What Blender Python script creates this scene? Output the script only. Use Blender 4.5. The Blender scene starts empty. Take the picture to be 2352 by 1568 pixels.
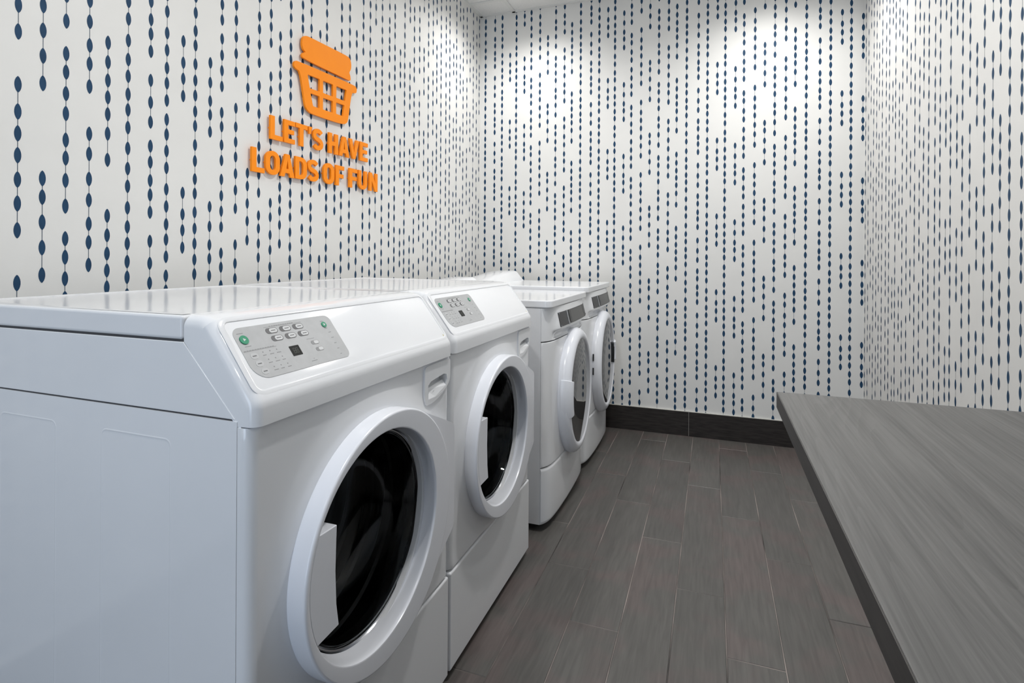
import bpy, bmesh, math, random
from mathutils import Matrix, Vector
random.seed(7)
COL = bpy.context.scene.collection
PI = math.pi

# ------------------------------------------------------------------ materials
def mat(name, color=(0.8, 0.8, 0.8), rough=0.5, metal=0.0, spec=0.5, emis=None, estr=0.0, trans=0.0, ior=1.5, coat=0.0):
    m = bpy.data.materials.new(name); m.use_nodes = True
    b = m.node_tree.nodes['Principled BSDF']
    b.inputs['Base Color'].default_value = (*color, 1)
    b.inputs['Roughness'].default_value = rough
    b.inputs['Metallic'].default_value = metal
    b.inputs['Specular IOR Level'].default_value = spec
    b.inputs['IOR'].default_value = ior
    b.inputs['Transmission Weight'].default_value = trans
    b.inputs['Coat Weight'].default_value = coat
    if emis:
        b.inputs['Emission Color'].default_value = (*emis, 1); b.inputs['Emission Strength'].default_value = estr
    return m

def nd(m, t, **kw):
    n = m.node_tree.nodes.new(t)
    for k, v in kw.items(): setattr(n, k, v)
    return n

def lk(m, a, b): m.node_tree.links.new(a, b)
def bsdf(m): return m.node_tree.nodes['Principled BSDF']

def noisy(m, base, amt, scale, stretch=(1, 1, 1), detail=4):
    """mottle a base colour by a fixed small amount with object-space noise"""
    tc = nd(m, 'ShaderNodeTexCoord'); mp = nd(m, 'ShaderNodeMapping'); mp.inputs['Scale'].default_value = stretch
    ns = nd(m, 'ShaderNodeTexNoise'); ns.inputs['Scale'].default_value = scale; ns.inputs['Detail'].default_value = detail
    cr = nd(m, 'ShaderNodeValToRGB')
    cr.color_ramp.elements[0].color = (*[c * (1 - amt) for c in base], 1); cr.color_ramp.elements[0].position = .35
    cr.color_ramp.elements[1].color = (*[min(1, c * (1 + amt)) for c in base], 1); cr.color_ramp.elements[1].position = .65
    lk(m, tc.outputs['Object'], mp.inputs['Vector']); lk(m, mp.outputs[0], ns.inputs['Vector'])
    lk(m, ns.outputs['Fac'], cr.inputs['Fac']); lk(m, cr.outputs['Color'], bsdf(m).inputs['Base Color'])
    return ns

def bump(m, src, strength, dist=0.002):
    bp = nd(m, 'ShaderNodeBump'); bp.inputs['Strength'].default_value = strength; bp.inputs['Distance'].default_value = dist
    lk(m, src, bp.inputs['Height']); lk(m, bp.outputs['Normal'], bsdf(m).inputs['Normal'])

M = {}
M['enamel'] = mat('white_enamel', (0.79, 0.805, 0.83), 0.13)
ns = noisy(M['enamel'], (0.79, 0.805, 0.83), 0.012, 3.0)
M['door_white'] = mat('white_door_plastic', (0.78, 0.80, 0.85), 0.22)
noisy(M['door_white'], (0.78, 0.80, 0.85), 0.01, 4.0)
M['seam'] = mat('dark_seam', (0.05, 0.05, 0.055), 0.7)
M['overlay'] = mat('grey_overlay', (0.44, 0.45, 0.46), 0.35); noisy(M['overlay'], (0.44, 0.45, 0.46), 0.03, 60)
M['print'] = mat('grey_print', (0.13, 0.13, 0.135), 0.5)
M['print_light'] = mat('light_print', (0.62, 0.63, 0.64), 0.4)
M['green'] = mat('green_button', (0.0, 0.26, 0.13), 0.35)
M['lcd'] = mat('lcd_black', (0.012, 0.013, 0.012), 0.5, spec=.2)
M['lcd_seg'] = mat('lcd_segment', (0.06, 0.065, 0.055), 0.4)
M['gasket'] = mat('dark_gasket', (0.02, 0.02, 0.022), 0.3)
M['chrome'] = mat('chrome_rim', (0.45, 0.46, 0.48), 0.18, metal=1.0)
M['tub'] = mat('dark_tub', (0.010, 0.0105, 0.011), 0.32)
M['glass'] = mat('door_glass', (0.50, 0.52, 0.53), 0.0, trans=1.0, ior=1.25)
M['mirror_glass'] = mat('dark_mirror_glass', (0.05, 0.05, 0.052), 0.03, spec=.8, ior=1.9)
M['steel'] = mat('dark_steel_card', (0.035, 0.035, 0.036), 0.4, spec=.3); noisy(M['steel'], (0.045, 0.045, 0.046), 0.1, 200)
M['card_grey'] = mat('grey_reader_face', (0.085, 0.085, 0.083), 0.35, spec=.35)
M['black'] = mat('black_plastic', (0.012, 0.012, 0.013), 0.3)
M['orange'] = mat('orange_acrylic', (1.0, 0.280, 0.003), 0.5, spec=.3); noisy(M['orange'], (1.0, 0.280, 0.003), 0.015, 20)
M['foot'] = mat('rubber_foot', (0.02, 0.02, 0.02), 0.8)
M['ceiling'] = mat('ceiling_tile_white', (0.78, 0.775, 0.76), 0.9)
nz = noisy(M['ceiling'], (0.78, 0.775, 0.76), 0.03, 120); bump(M['ceiling'], nz.outputs['Fac'], 0.3, 0.002)
M['grid'] = mat('ceiling_grid_white', (0.72, 0.72, 0.70), 0.5); noisy(M['grid'], (0.72, 0.72, 0.70), 0.01, 10)
M['wallpaper'] = mat('wallpaper_ground', (0.745, 0.740, 0.718), 0.55)
nz = noisy(M['wallpaper'], (0.745, 0.740, 0.718), 0.012, 6.0)
M['bead'] = mat('wallpaper_blue_ink', (0.016, 0.054, 0.115), 0.55, spec=.2)
noisy(M['bead'], (0.016, 0.054, 0.115), 0.10, 25)
M['thread'] = mat('wallpaper_thread_ink', (0.07, 0.10, 0.14), 0.5); noisy(M['thread'], (0.07, 0.10, 0.14), 0.05, 25)
M['baseboard'] = mat('dark_tile_baseboard', (0.026, 0.022, 0.020), 0.5, spec=.25)
noisy(M['baseboard'], (0.028, 0.024, 0.022), 0.3, 12, (1, 1, 8))
M['caulk'] = mat('pale_caulk', (0.55, 0.54, 0.50), 0.6); noisy(M['caulk'], (0.55, 0.54, 0.50), 0.04, 20)
M['grout'] = mat('pale_grout', (0.24, 0.225, 0.21), 0.6); 
M['grout_floor'] = mat('floor_grout', (0.09, 0.08, 0.075), 0.6)
noisy(M['grout_floor'], (0.15, 0.13, 0.12), 0.9, 2.6)
M['lamp'] = mat('lamp_diffuser', (0.9, 0.9, 0.88), 0.4, emis=(1, 0.97, 0.92), estr=6.0)
M['trim'] = mat('lamp_trim', (0.8, 0.8, 0.78), 0.4)

# floor planks: wood look porcelain; tint attribute stored per plank
def floor_mat():
    m = mat('wood_look_plank_tile', (0.14, 0.13, 0.12), 0.40)
    at = nd(m, 'ShaderNodeAttribute', attribute_name='plank_tint')
    tc = nd(m, 'ShaderNodeTexCoord'); mp = nd(m, 'ShaderNodeMapping'); mp.inputs['Scale'].default_value = (28, 2.2, 1)
    add = nd(m, 'ShaderNodeVectorMath', operation='ADD')
    sc = nd(m, 'ShaderNodeVectorMath', operation='SCALE'); sc.inputs['Scale'].default_value = 17.0
    lk(m, at.outputs['Vector'], sc.inputs[0]); lk(m, tc.outputs['Object'], add.inputs[0]); lk(m, sc.outputs[0], add.inputs[1])
    lk(m, add.outputs[0], mp.inputs['Vector'])
    n1 = nd(m, 'ShaderNodeTexNoise'); n1.inputs['Scale'].default_value = 3.0; n1.inputs['Detail'].default_value = 8; n1.inputs['Distortion'].default_value = .5
    lk(m, mp.outputs[0], n1.inputs['Vector'])
    n2 = nd(m, 'ShaderNodeTexNoise'); n2.inputs['Scale'].default_value = 5.0; n2.inputs['Detail'].default_value = 3
    lk(m, add.outputs[0], n2.inputs['Vector'])
    r1 = nd(m, 'ShaderNodeValToRGB'); r1.color_ramp.elements[0].position = .3; r1.color_ramp.elements[1].position = .72
    r1.color_ramp.elements[0].color = (0.074, 0.069, 0.0655, 1); r1.color_ramp.elements[1].color = (0.107, 0.100, 0.095, 1)
    lk(m, n1.outputs['Fac'], r1.inputs['Fac'])
    r2 = nd(m, 'ShaderNodeValToRGB'); r2.color_ramp.elements[0].position = .50; r2.color_ramp.elements[1].position = .62
    r2.color_ramp.elements[0].color = (0.98, 1.0, 0.98, 1); r2.color_ramp.elements[1].color = (1.13, 1.0, 1.0, 1)
    lk(m, n2.outputs['Fac'], r2.inputs['Fac'])
    mx = nd(m, 'ShaderNodeMix', data_type='RGBA', blend_type='MULTIPLY'); mx.inputs['Factor'].default_value = 1
    lk(m, r1.outputs['Color'], mx.inputs[6]); lk(m, r2.outputs['Color'], mx.inputs[7])
    hs = nd(m, 'ShaderNodeHueSaturation')
    mr = nd(m, 'ShaderNodeMapRange'); mr.inputs['To Min'].default_value = .92; mr.inputs['To Max'].default_value = 1.08
    lk(m, at.outputs['Fac'], mr.inputs['Value']); lk(m, mr.outputs[0], hs.inputs['Value'])
    lk(m, mx.outputs[2], hs.inputs['Color']); lk(m, hs.outputs['Color'], bsdf(m).inputs['Base Color'])
    bump(m, n1.outputs['Fac'], 0.12, 0.001)
    return m
M['plank'] = floor_mat()

# counter laminate: grey wood grain running along the counter
def laminate():
    m = mat('grey_wood_laminate', (0.15, 0.15, 0.145), 0.42)
    tc = nd(m, 'ShaderNodeTexCoord')
    def noise(sx, sy, scale, detail, rough=.5, dist=0):
        mp = nd(m, 'ShaderNodeMapping'); mp.inputs['Scale'].default_value = (sx, sy, 1)
        n = nd(m, 'ShaderNodeTexNoise'); n.inputs['Scale'].default_value = scale; n.inputs['Detail'].default_value = detail; n.inputs['Roughness'].default_value = rough; n.inputs['Distortion'].default_value = dist
        lk(m, tc.outputs['Object'], mp.inputs['Vector']); lk(m, mp.outputs[0], n.inputs['Vector']); return n.outputs['Fac']
    def math_(op, a, b=None, c=None):
        n = nd(m, 'ShaderNodeMath', operation=op)
        for i_, v in enumerate((a, b, c)):
            if v is None: continue
            if isinstance(v, (int, float)): n.inputs[i_].default_value = v
            else: lk(m, v, n.inputs[i_])
        return n.outputs[0]
    low = noise(9.0, .75, 1.0, 1.5, .4)                     # slow field whose contours draw the cathedral figure
    rings = math_('FRACT', math_('MULTIPLY', low, 34.0))
    rings = math_('POWER', rings, 2.2)
    fine = noise(230, 5.0, 1.0, 5.0, .6)
    mid = noise(46, 1.6, 1.0, 3.0, .55)
    broad = noise(5, .8, 1.0, 2.0, .5)
    v = math_('MULTIPLY_ADD', rings, .085, math_('MULTIPLY', fine, .75))
    v = math_('MULTIPLY_ADD', mid, .55, v)
    v = math_('MULTIPLY_ADD', broad, .35, v)
    cr = nd(m, 'ShaderNodeValToRGB'); e = cr.color_ramp.elements
    e[0].position = .52; e[0].color = (0.038, 0.037, 0.036, 1)
    e[1].position = 1.05 - .05; e[1].color = (0.120, 0.118, 0.114, 1)
    lk(m, v, cr.inputs['Fac']); lk(m, cr.outputs['Color'], bsdf(m).inputs['Base Color'])
    bump(m, fine, 0.05, 0.0004)
    return m
M['laminate'] = laminate()
M['edge_band'] = mat('dark_edge_band', (0.036, 0.032, 0.029), 0.5)
noisy(M['edge_band'], (0.036, 0.032, 0.029), 0.2, 10, (1, 1, 14))

# ------------------------------------------------------------------ helpers
def link(name, me, m, parent=None, mats=None, smooth=40):
    o = bpy.data.objects.new(name, me); COL.objects.link(o)
    for x in (mats or [m]): me.materials.append(x)
    if smooth:
        me.polygons.foreach_set('use_smooth', [True] * len(me.polygons))
        me.set_sharp_from_angle(angle=math.radians(smooth))
    if parent is not None:
        o.parent = parent
        o.matrix_parent_inverse = parent.matrix_world.inverted() if parent.parent is None else (parent.parent.matrix_basis @ parent.matrix_parent_inverse @ parent.matrix_basis).inverted()
    return o

def from_bm(name, bm, m, parent=None, bevel=0, seg=3, mats=None, smooth=40, angle=35, recalc=True, wn=False):
    if recalc: bmesh.ops.recalc_face_normals(bm, faces=bm.faces)
    me = bpy.data.meshes.new(name); bm.to_mesh(me); bm.free()
    o = link(name, me, m, parent, mats, smooth)
    if bevel:
        md = o.modifiers.new('bevel', 'BEVEL'); md.width = bevel; md.segments = seg; md.limit_method = 'ANGLE'; md.angle_limit = math.radians(angle if angle != 'weight' else 30)
        if angle == 'weight': md.limit_method = 'WEIGHT'
        if angle != 'weight': md.harden_normals = True
    if wn:
        m2 = o.modifiers.new('weighted_normals', 'WEIGHTED_NORMAL'); m2.keep_sharp = True; m2.weight = 80
    return o

def tag(o, label=None, cat=None, group=None, kind=None):
    if label: o['label'] = label
    if cat: o['category'] = cat
    if group: o['group'] = group
    if kind: o['kind'] = kind
    return o

def empty(name, loc):
    o = bpy.data.objects.new(name, None); COL.objects.link(o); o.location = loc; o.empty_display_size = .1
    o.matrix_world = Matrix.Translation(loc); return o

def add_box(bm, x0, x1, y0, y1, z0, z1, skip=(), mi=0):
    v = [bm.verts.new((x, y, z)) for x in (x0, x1) for y in (y0, y1) for z in (z0, z1)]
    F = {'-x': (0, 1, 3, 2), '+x': (4, 6, 7, 5), '-y': (0, 4, 5, 1), '+y': (2, 3, 7, 6), '-z': (0, 2, 6, 4), '+z': (1, 5, 7, 3)}
    for k, f in F.items():
        if k not in skip:
            fc = bm.faces.new([v[i] for i in f]); fc.material_index = mi
    return v

def add_shell(bm, x0, x1, y0, y1, z0, z1, t=.003):
    """sheet-metal box open at +x with real wall thickness"""
    def corners(i, xa): return [(xa, y0 + i, z0 + i), (xa, y1 - i, z0 + i), (xa, y1 - i, z1 - i), (xa, y0 + i, z1 - i)]
    A = [bm.verts.new(c) for c in corners(0, x0)]; B = [bm.verts.new(c) for c in corners(0, x1)]
    C_ = [bm.verts.new(c) for c in corners(t, x1)]; D_ = [bm.verts.new(c) for c in corners(t, x0 + t)]
    for P_, Q_ in ((A, B), (B, C_), (C_, D_)):
        for i in range(4): bm.faces.new([P_[i], P_[(i + 1) % 4], Q_[(i + 1) % 4], Q_[i]])
    bm.faces.new(A); bm.faces.new(D_)

def add_prism_y(bm, prof, y0, y1):
    """closed profile in (x,z) extruded along y"""
    a = [bm.verts.new((x, y0, z)) for x, z in prof]; b = [bm.verts.new((x, y1, z)) for x, z in prof]
    n = len(prof)
    for i in range(n): bm.faces.new([a[i], a[(i + 1) % n], b[(i + 1) % n], b[i]])
    bm.faces.new(a); bm.faces.new(b[::-1])

def add_prism_x(bm, poly, x0, x1):
    a = [bm.verts.new((x0, y, z)) for y, z in poly]; b = [bm.verts.new((x1, y, z)) for y, z in poly]
    n = len(poly)
    for i in range(n): bm.faces.new([a[i], a[(i + 1) % n], b[(i + 1) % n], b[i]])
    bm.faces.new(a); bm.faces.new(b[::-1])

def add_lathe(bm, cy, cz, prof, seg=96, closed=False, ey=1.0, ez=1.0):
    """profile of (radius, x) turned about the x axis through (cy, cz)"""
    rings = []
    for r, x in prof:
        rings.append([bm.verts.new((x, cy + ey * r * math.cos(2 * PI * k / seg), cz + ez * r * math.sin(2 * PI * k / seg))) for k in range(seg)])
    pairs = list(zip(rings[:-1], rings[1:])) + ([(rings[-1], rings[0])] if closed else [])
    for a, b in pairs:
        for k in range(seg): bm.faces.new([a[k], a[(k + 1) % seg], b[(k + 1) % seg], b[k]])
    return rings

def cap(bm, ring): bm.faces.new(ring)

def rrect(w0, w1, h0, h1, r, n=6):
    """rounded rectangle; r is one radius or four (at w0h0, w1h0, w1h1, w0h1)"""
    if not isinstance(r, (list, tuple)): r = [r] * 4
    P = []
    for (cx, cy, a0, rr) in ((w0, h0, 180, r[0]), (w1, h0, 270, r[1]), (w1, h1, 0, r[2]), (w0, h1, 90, r[3])):
        ox = cx + rr if cx == w0 else cx - rr; oy = cy + rr if cy == h0 else cy - rr
        for k in range(n + 1):
            a = math.radians(a0 + 90 * k / n); P.append((ox + rr * math.cos(a), oy + rr * math.sin(a)))
    return P

def curve_fill(outlines, depth):
    """2D outlines (holes allowed) filled and extruded; returns a mesh lying in local xy, extruded in z 0..depth"""
    cu = bpy.data.curves.new('tmp', 'CURVE'); cu.dimensions = '2D'; cu.fill_mode = 'BOTH'; cu.extrude = depth / 2
    for pts in outlines:
        s = cu.splines.new('POLY'); s.points.add(len(pts) - 1)
        for p, (x, y) in zip(s.points, pts): p.co = (x, y, 0, 1)
        s.use_cyclic_u = True
    o = bpy.data.objects.new('tmp', cu); COL.objects.link(o)
    dg = bpy.context.evaluated_depsgraph_get(); dg.update()
    me = bpy.data.meshes.new_from_object(o.evaluated_get(dg))
    bpy.data.objects.remove(o); bpy.data.curves.remove(cu)
    me.materials.clear()
    bm = bmesh.new(); bm.from_mesh(me); bmesh.ops.remove_doubles(bm, verts=bm.verts, dist=1e-6); 
    bmesh.ops.translate(bm, verts=bm.verts, vec=(0, 0, depth / 2))
    bmesh.ops.recalc_face_normals(bm, faces=bm.faces)
    bpy.data.meshes.remove(me)
    return bm

TO_YZ = Matrix(((0, 0, 1, 0), (1, 0, 0, 0), (0, 1, 0, 0), (0, 0, 0, 1)))   # local x -> world y, local y -> world z, local z -> world x

def polar_panel(bm, cy, cz, y0, y1, z0, z1, xf, r_in, rings, e=0.012, back=0.03, N=160, lip=0.02, ez=None):
    """flat-ish front panel (facing +x) with a round hole; xf(y,z) gives x; edges rolled by radius e"""
    angs = sorted([2 * PI * k / N for k in range(N)] + [math.atan2(z - cz, y - cy) % (2 * PI) for y in (y0, y1) for z in (z0, z1)])
    ez = e if ez is None else ez
    def R(th, inset, want=False):
        c, s = math.cos(th), math.sin(th); t = 1e9; hit = e; k_ = inset / e
        if c > 1e-9: t = min(t, (y1 - inset - cy) / c)
        if c < -1e-9: t = min(t, (y0 + inset - cy) / c)
        tz = 1e9
        if s > 1e-9: tz = (z1 - ez * k_ - cz) / s
        if s < -1e-9: tz = (z0 + ez * k_ - cz) / s
        if tz < t: t = tz; hit = ez
        return (t, hit) if want else t
    loops = []
    lp = []
    for th in angs:
        y = cy + r_in * math.cos(th); z = cz + r_in * math.sin(th); lp.append(bm.verts.new((xf(y, z) - lip, y, z)))
    loops.append(lp)
    for f in rings:          # fraction 0..1 from r_in to the edge, or absolute radius if > 1 (r = f-1)
        lp = []
        for th in angs:
            Re = R(th, e); r = min(f - 1, Re - .0005 * (3 - 0)) if f >= 1.0001 else r_in + (Re - r_in) * f
            if f == 0: r = r_in
            y = cy + r * math.cos(th); z = cz + r * math.sin(th); lp.append(bm.verts.new((xf(y, z), y, z)))
        loops.append(lp)
    for k in range(0, 5):
        a = PI / 2 * k / 4
        lp = []
        for th in angs:
            r, hh = R(th, e * (1 - math.sin(a)), True); y = cy + r * math.cos(th); z = cz + r * math.sin(th)
            u_ = min(1, max(0, 1 - min(y - y0, y1 - y) / e)); v_ = min(1, max(0, 1 - min(z - z0, z1 - z) / ez))
            lp.append(bm.verts.new((xf(y, z) - max(e * (1 - math.sqrt(1 - u_ * u_)), ez * (1 - math.sqrt(1 - v_ * v_))), y, z)))
        loops.append(lp)
    lp = []
    for th in angs:
        r = R(th, 0); y = cy + r * math.cos(th); z = cz + r * math.sin(th); lp.append(bm.verts.new((xf(y, z) - e - back, y, z)))
    loops.append(lp)
    n = len(angs)
    for a, b in zip(loops[:-1], loops[1:]):
        for k in range(n): bm.faces.new([a[k], b[k], b[(k + 1) % n], a[(k + 1) % n]])

def sstep(a, b, x):
    t = max(0, min(1, (x - a) / (b - a))); return t * t * (3 - 2 * t)

# ------------------------------------------------------------------ room
XR, YB, HC, YF = 2.455, 3.081, 2.918, -3.2

# wallpaper strip: columns of beads, offsets in metres at strip width .70 ; heights relative to reference bead, period .482
COLS = [
 (0.0,   [[2.325,2.27,2.222,2.17,2.125,2.074,2.014,1.956,1.905]], True),
 (0.073, [[2.228,2.162,2.103],[2.031,1.983,1.928,1.885,1.833]], False),
 (0.129, [[2.121,2.075,2.024,1.972,1.906,1.853,1.798,1.751,1.698]], False),
 (0.189, [[1.899,1.831,1.78,1.725]], False),
 (0.236, [[2.321,2.268,2.219,2.167,2.12,2.058,2.006,1.947,1.9]], True),
 (0.297, [[1.86,1.794,1.732,1.686,1.629]], False),
 (0.347, [[2.185,2.137,2.074,2.021],[1.956,1.9,1.847,1.793]], False),
 (0.411, [[2.213,2.147,2.094,2.041,1.982,1.924,1.859]], False),
 (0.468, [[1.99,1.943,1.88,1.816,1.747]], False),
 (0.525, [[2.32,2.272,2.216,2.164,2.095,2.048,1.99,1.923]], False),
 (0.587, [[1.888,1.834,1.766,1.709,1.645,1.595,1.534]], False),      # these two slip up or down against the rest from strip to strip
 (0.639, [[2.058,2.004,1.953,1.906,1.859,1.805,1.732]], False),
]
BEAD = [(-1, 0), (-.9, .30), (-.72, .60), (-.45, .86), (-.18, .985), (0, 1), (.18, .985), (.45, .86), (.72, .60), (.9, .30), (1, 0)]
def paper_wall(name, u0, u1, strips, P, h, w, place, normal, z0=0.0, z1=HC, thick=0.08, tw=.0009, skew=0.0):
    """strips: list of (u of column 0, width, height of reference bead); place(u, d, z) -> xyz with d metres in front of the wall"""
    bm = bmesh.new()
    cs = [bm.verts.new(place(u, d, z)) for d in (-thick, 0) for (u, z) in ((u0, z0), (u1, z0), (u1, z1), (u0, z1))]
    for f in ((0, 1, 2, 3), (4, 5, 6, 7), (0, 1, 5, 4), (1, 2, 6, 5), (2, 3, 7, 6), (3, 0, 4, 7)): bm.faces.new([cs[i] for i in f])
    bmesh.ops.recalc_face_normals(bm, faces=bm.faces)
    def face(pts, mi):
        f = bm.faces.new([bm.verts.new(p) for p in pts]); f.material_index = mi
        f.normal_update()
        if f.normal.dot(Vector(normal)) < 0: f.normal_flip()
    s = P / .482
    zlo, zhi = .158, z1
    for strip in strips:
        (us, sw, A), slip = strip[:3], (strip[3:] or (0, 0))
        for ci, (du, groups, cont) in enumerate(COLS):
            dz = slip[ci - 10] if ci >= 10 else 0.0
            u = us + du * sw / .70
            if not (min(u0, u1) + .004 < u < max(u0, u1) - .004): continue
            for k in range(-6, 7):
                for g in groups:
                    zs = [A + dz + skew * du + (q - 2.125) * s + k * P for q in g]
                    if cont: zs = zs + [zs[0] - P]
                    top, bot = zs[0], zs[-1]
                    if bot > zhi or top < zlo: continue
                    a, b = min(top, zhi), max(bot, zlo)
                    if a > b: face([place(u - tw, .0002, b), place(u + tw, .0002, b), place(u + tw, .0002, a), place(u - tw, .0002, a)], 2)
                    for q in (zs[:-1] if cont else zs):
                        if q - h > zhi or q + h < zlo: continue
                        L = [(t, ww) for t, ww in BEAD]
                        pts = [place(u + w * ww, .0004, max(zlo, min(zhi, q + h * t))) for t, ww in L]
                        pts += [place(u - w * ww, .0004, max(zlo, min(zhi, q + h * t))) for t, ww in L[::-1][1:-1]]
                        face(pts, 1)
    o = from_bm(name, bm, None, mats=[M['wallpaper'], M['bead'], M['thread']], smooth=0, recalc=False)
    o['kind'] = 'structure'
    return o

LW = .66
left_strips = [(-.184 - LW * k, LW, 1.462 + .12 * k) for k in (1, 2, 3, 4)] + [(-.184, LW, 1.470, .238, -.160), (.476, .662, 1.579), (1.138, .657, 1.853, -.202, -.112), (1.795, .658, 1.512), (2.453, .66, 1.786, .2, -.18)]
paper_wall('wall_left', YF, YB, left_strips, .492, .0205, .0077, lambda u, d, z: (d, u, z), (1, 0, 0), skew=.034)
paper_wall('wall_back', -.08, XR + .08, [(.04, .714, 2.354), (.754, .701, 2.097, .185, -.205), (1.455, .692, 2.126), (2.147, .70, 1.876)], .483, .0205, .0080, lambda u, d, z: (u, YB - d, z), (0, -1, 0))
paper_wall('wall_right', YF, YB, [(3.39, -.66, 1.876), (2.73, -.663, 1.760), (2.067, -.659, 2.004, .036, .136), (1.408, -.66, 1.399), (.748, -.66, 1.65), (.088, -.66, 1.9), (-.572, -.66, 1.6), (-1.232, -.66, 1.8), (-1.892, -.66, 1.7), (-2.552, -.66, 1.5)], .487, .0205, .0077, lambda u, d, z: (XR - d, u, z), (-1, 0, 0))

# wall behind the camera with a glazed door opening
bm = bmesh.new()
for (a, b, c, d) in ((-.08, .35, 0, HC), (1.55, XR + .08, 0, HC), (.35, 1.55, 2.25, HC)):
    add_box(bm, a, b, YF - .1, YF, c, d)
from_bm('wall_front', bm, M['wallpaper'], smooth=0)['kind'] = 'structure'

# floor: one mesh of plank tiles on a grout bed
bm = bmesh.new()
add_box(bm, -.08, XR + .08, YF - .1, YB + .08, -.06, -.0012, mi=1)
PW, PL, g = .1556, .927, .0030
e0 = 1.0405
tint = []
k = math.floor((0 - e0) / PW) - 1
while e0 + k * PW < XR:
    xa, xb = max(0.0, e0 + k * PW + g / 2), min(XR, e0 + (k + 1) * PW - g / 2)
    ph = {0: 2.275, 1: 2.905, 2: 2.593}[k % 3]
    j = -8
    while ph + j * PL < YB:
        ya, yb = ph + j * PL + g / 2, min(YB, ph + (j + 1) * PL - g / 2)
        ya = max(ya, YF - .1)
        if yb > ya and xb > xa:
            nf = len(bm.faces); b_ = .0012
            lo = [bm.verts.new((x, y, -.0012)) for x, y in ((xa, ya), (xb, ya), (xb, yb), (xa, yb))]
            hi = [bm.verts.new((x, y, 0)) for x, y in ((xa + b_, ya + b_), (xb - b_, ya + b_), (xb - b_, yb - b_), (xa + b_, yb - b_))]
            bm.faces.new(hi)
            for q in range(4): bm.faces.new([lo[q], lo[(q + 1) % 4], hi[(q + 1) % 4], hi[q]])
            tint.append(random.random())
        j += 1
    k += 1
floor = from_bm('floor', bm, None, mats=[M['plank'], M['grout_floor']], smooth=0)
att = floor.data.attributes.new('plank_tint', 'FLOAT', 'FACE')
vals = [0.5] * 6
for t in tint: vals += [t] * 5
att.data.foreach_set('value', vals[:len(floor.data.polygons)])
floor['kind'] = 'structure'

# ceiling: lay-in tiles with grid bars, slight relief
bm = bmesh.new()
add_box(bm, -.08, XR + .08, YF - .1, YB + .08, HC + .006, HC + .08)
gx = [0.262 + .62 * k for k in range(0, 4)]; gy = [2.868 - .62 * k for k in range(0, 10)]
for x in gx: add_box(bm, x - .012, x + .012, YF, YB, HC - .002, HC + .008, mi=1)
for y in gy: add_box(bm, 0, XR, y - .012, y + .012, HC - .0015, HC + .008, mi=1)
add_box(bm, 0, .02, YF, YB, HC - .002, HC + .008, mi=1); add_box(bm, XR - .02, XR, YF, YB, HC - .002, HC + .008, mi=1)
add_box(bm, 0, XR, YB - .02, YB, HC - .002, HC + .008, mi=1)
ce = from_bm('ceiling', bm, None, mats=[M['ceiling'], M['grid']], smooth=0); ce['kind'] = 'structure'

# baseboards of dark plank tile with a pale caulk line on top
def baseboard(name, bxs, caulk, joints):
    bm = bmesh.new()
    for b in bxs: add_box(bm, *b)
    for b in caulk: add_box(bm, *b, mi=1)
    for b in joints: add_box(bm, *b, mi=2)
    o = from_bm(name, bm, None, mats=[M['baseboard'], M['caulk'], M['grout']], smooth=0); o['kind'] = 'structure'
T = .011
segs = [0.0, .565, 1.480, XR]
baseboard('baseboard_back', [(a + .0015, b - .0015, YB - T, YB, .001, .156) for a, b in zip(segs[:-1], segs[1:])],
          [(0, XR, YB - T, YB, .156, .159)], [(s - .0015, s + .0015, YB - T + .001, YB, .001, .156) for s in segs[1:-1]])
baseboard('baseboard_left', [(0, T, YF, YB - T, .001, .156)], [(0, T, YF, YB - T, .156, .159)], [])
baseboard('baseboard_right', [(XR - T, XR, YF, YB - T, .001, .156)], [(XR - T, XR, YF, YB - T, .156, .159)], [])

# ------------------------------------------------------------------ front-load washer
W = .683
SL_A, SL_B = Vector((.868, 0, 1.049)), Vector((.955, 0, .9345))
SL_T = (SL_B - SL_A).normalized(); SL_N = Vector((-SL_T.z, 0, SL_T.x)); SL_L = (SL_B - SL_A).length
def slope(y, t, d): 
    p = SL_A + SL_T * t + SL_N * d; return (p.x, y, p.z)

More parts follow.
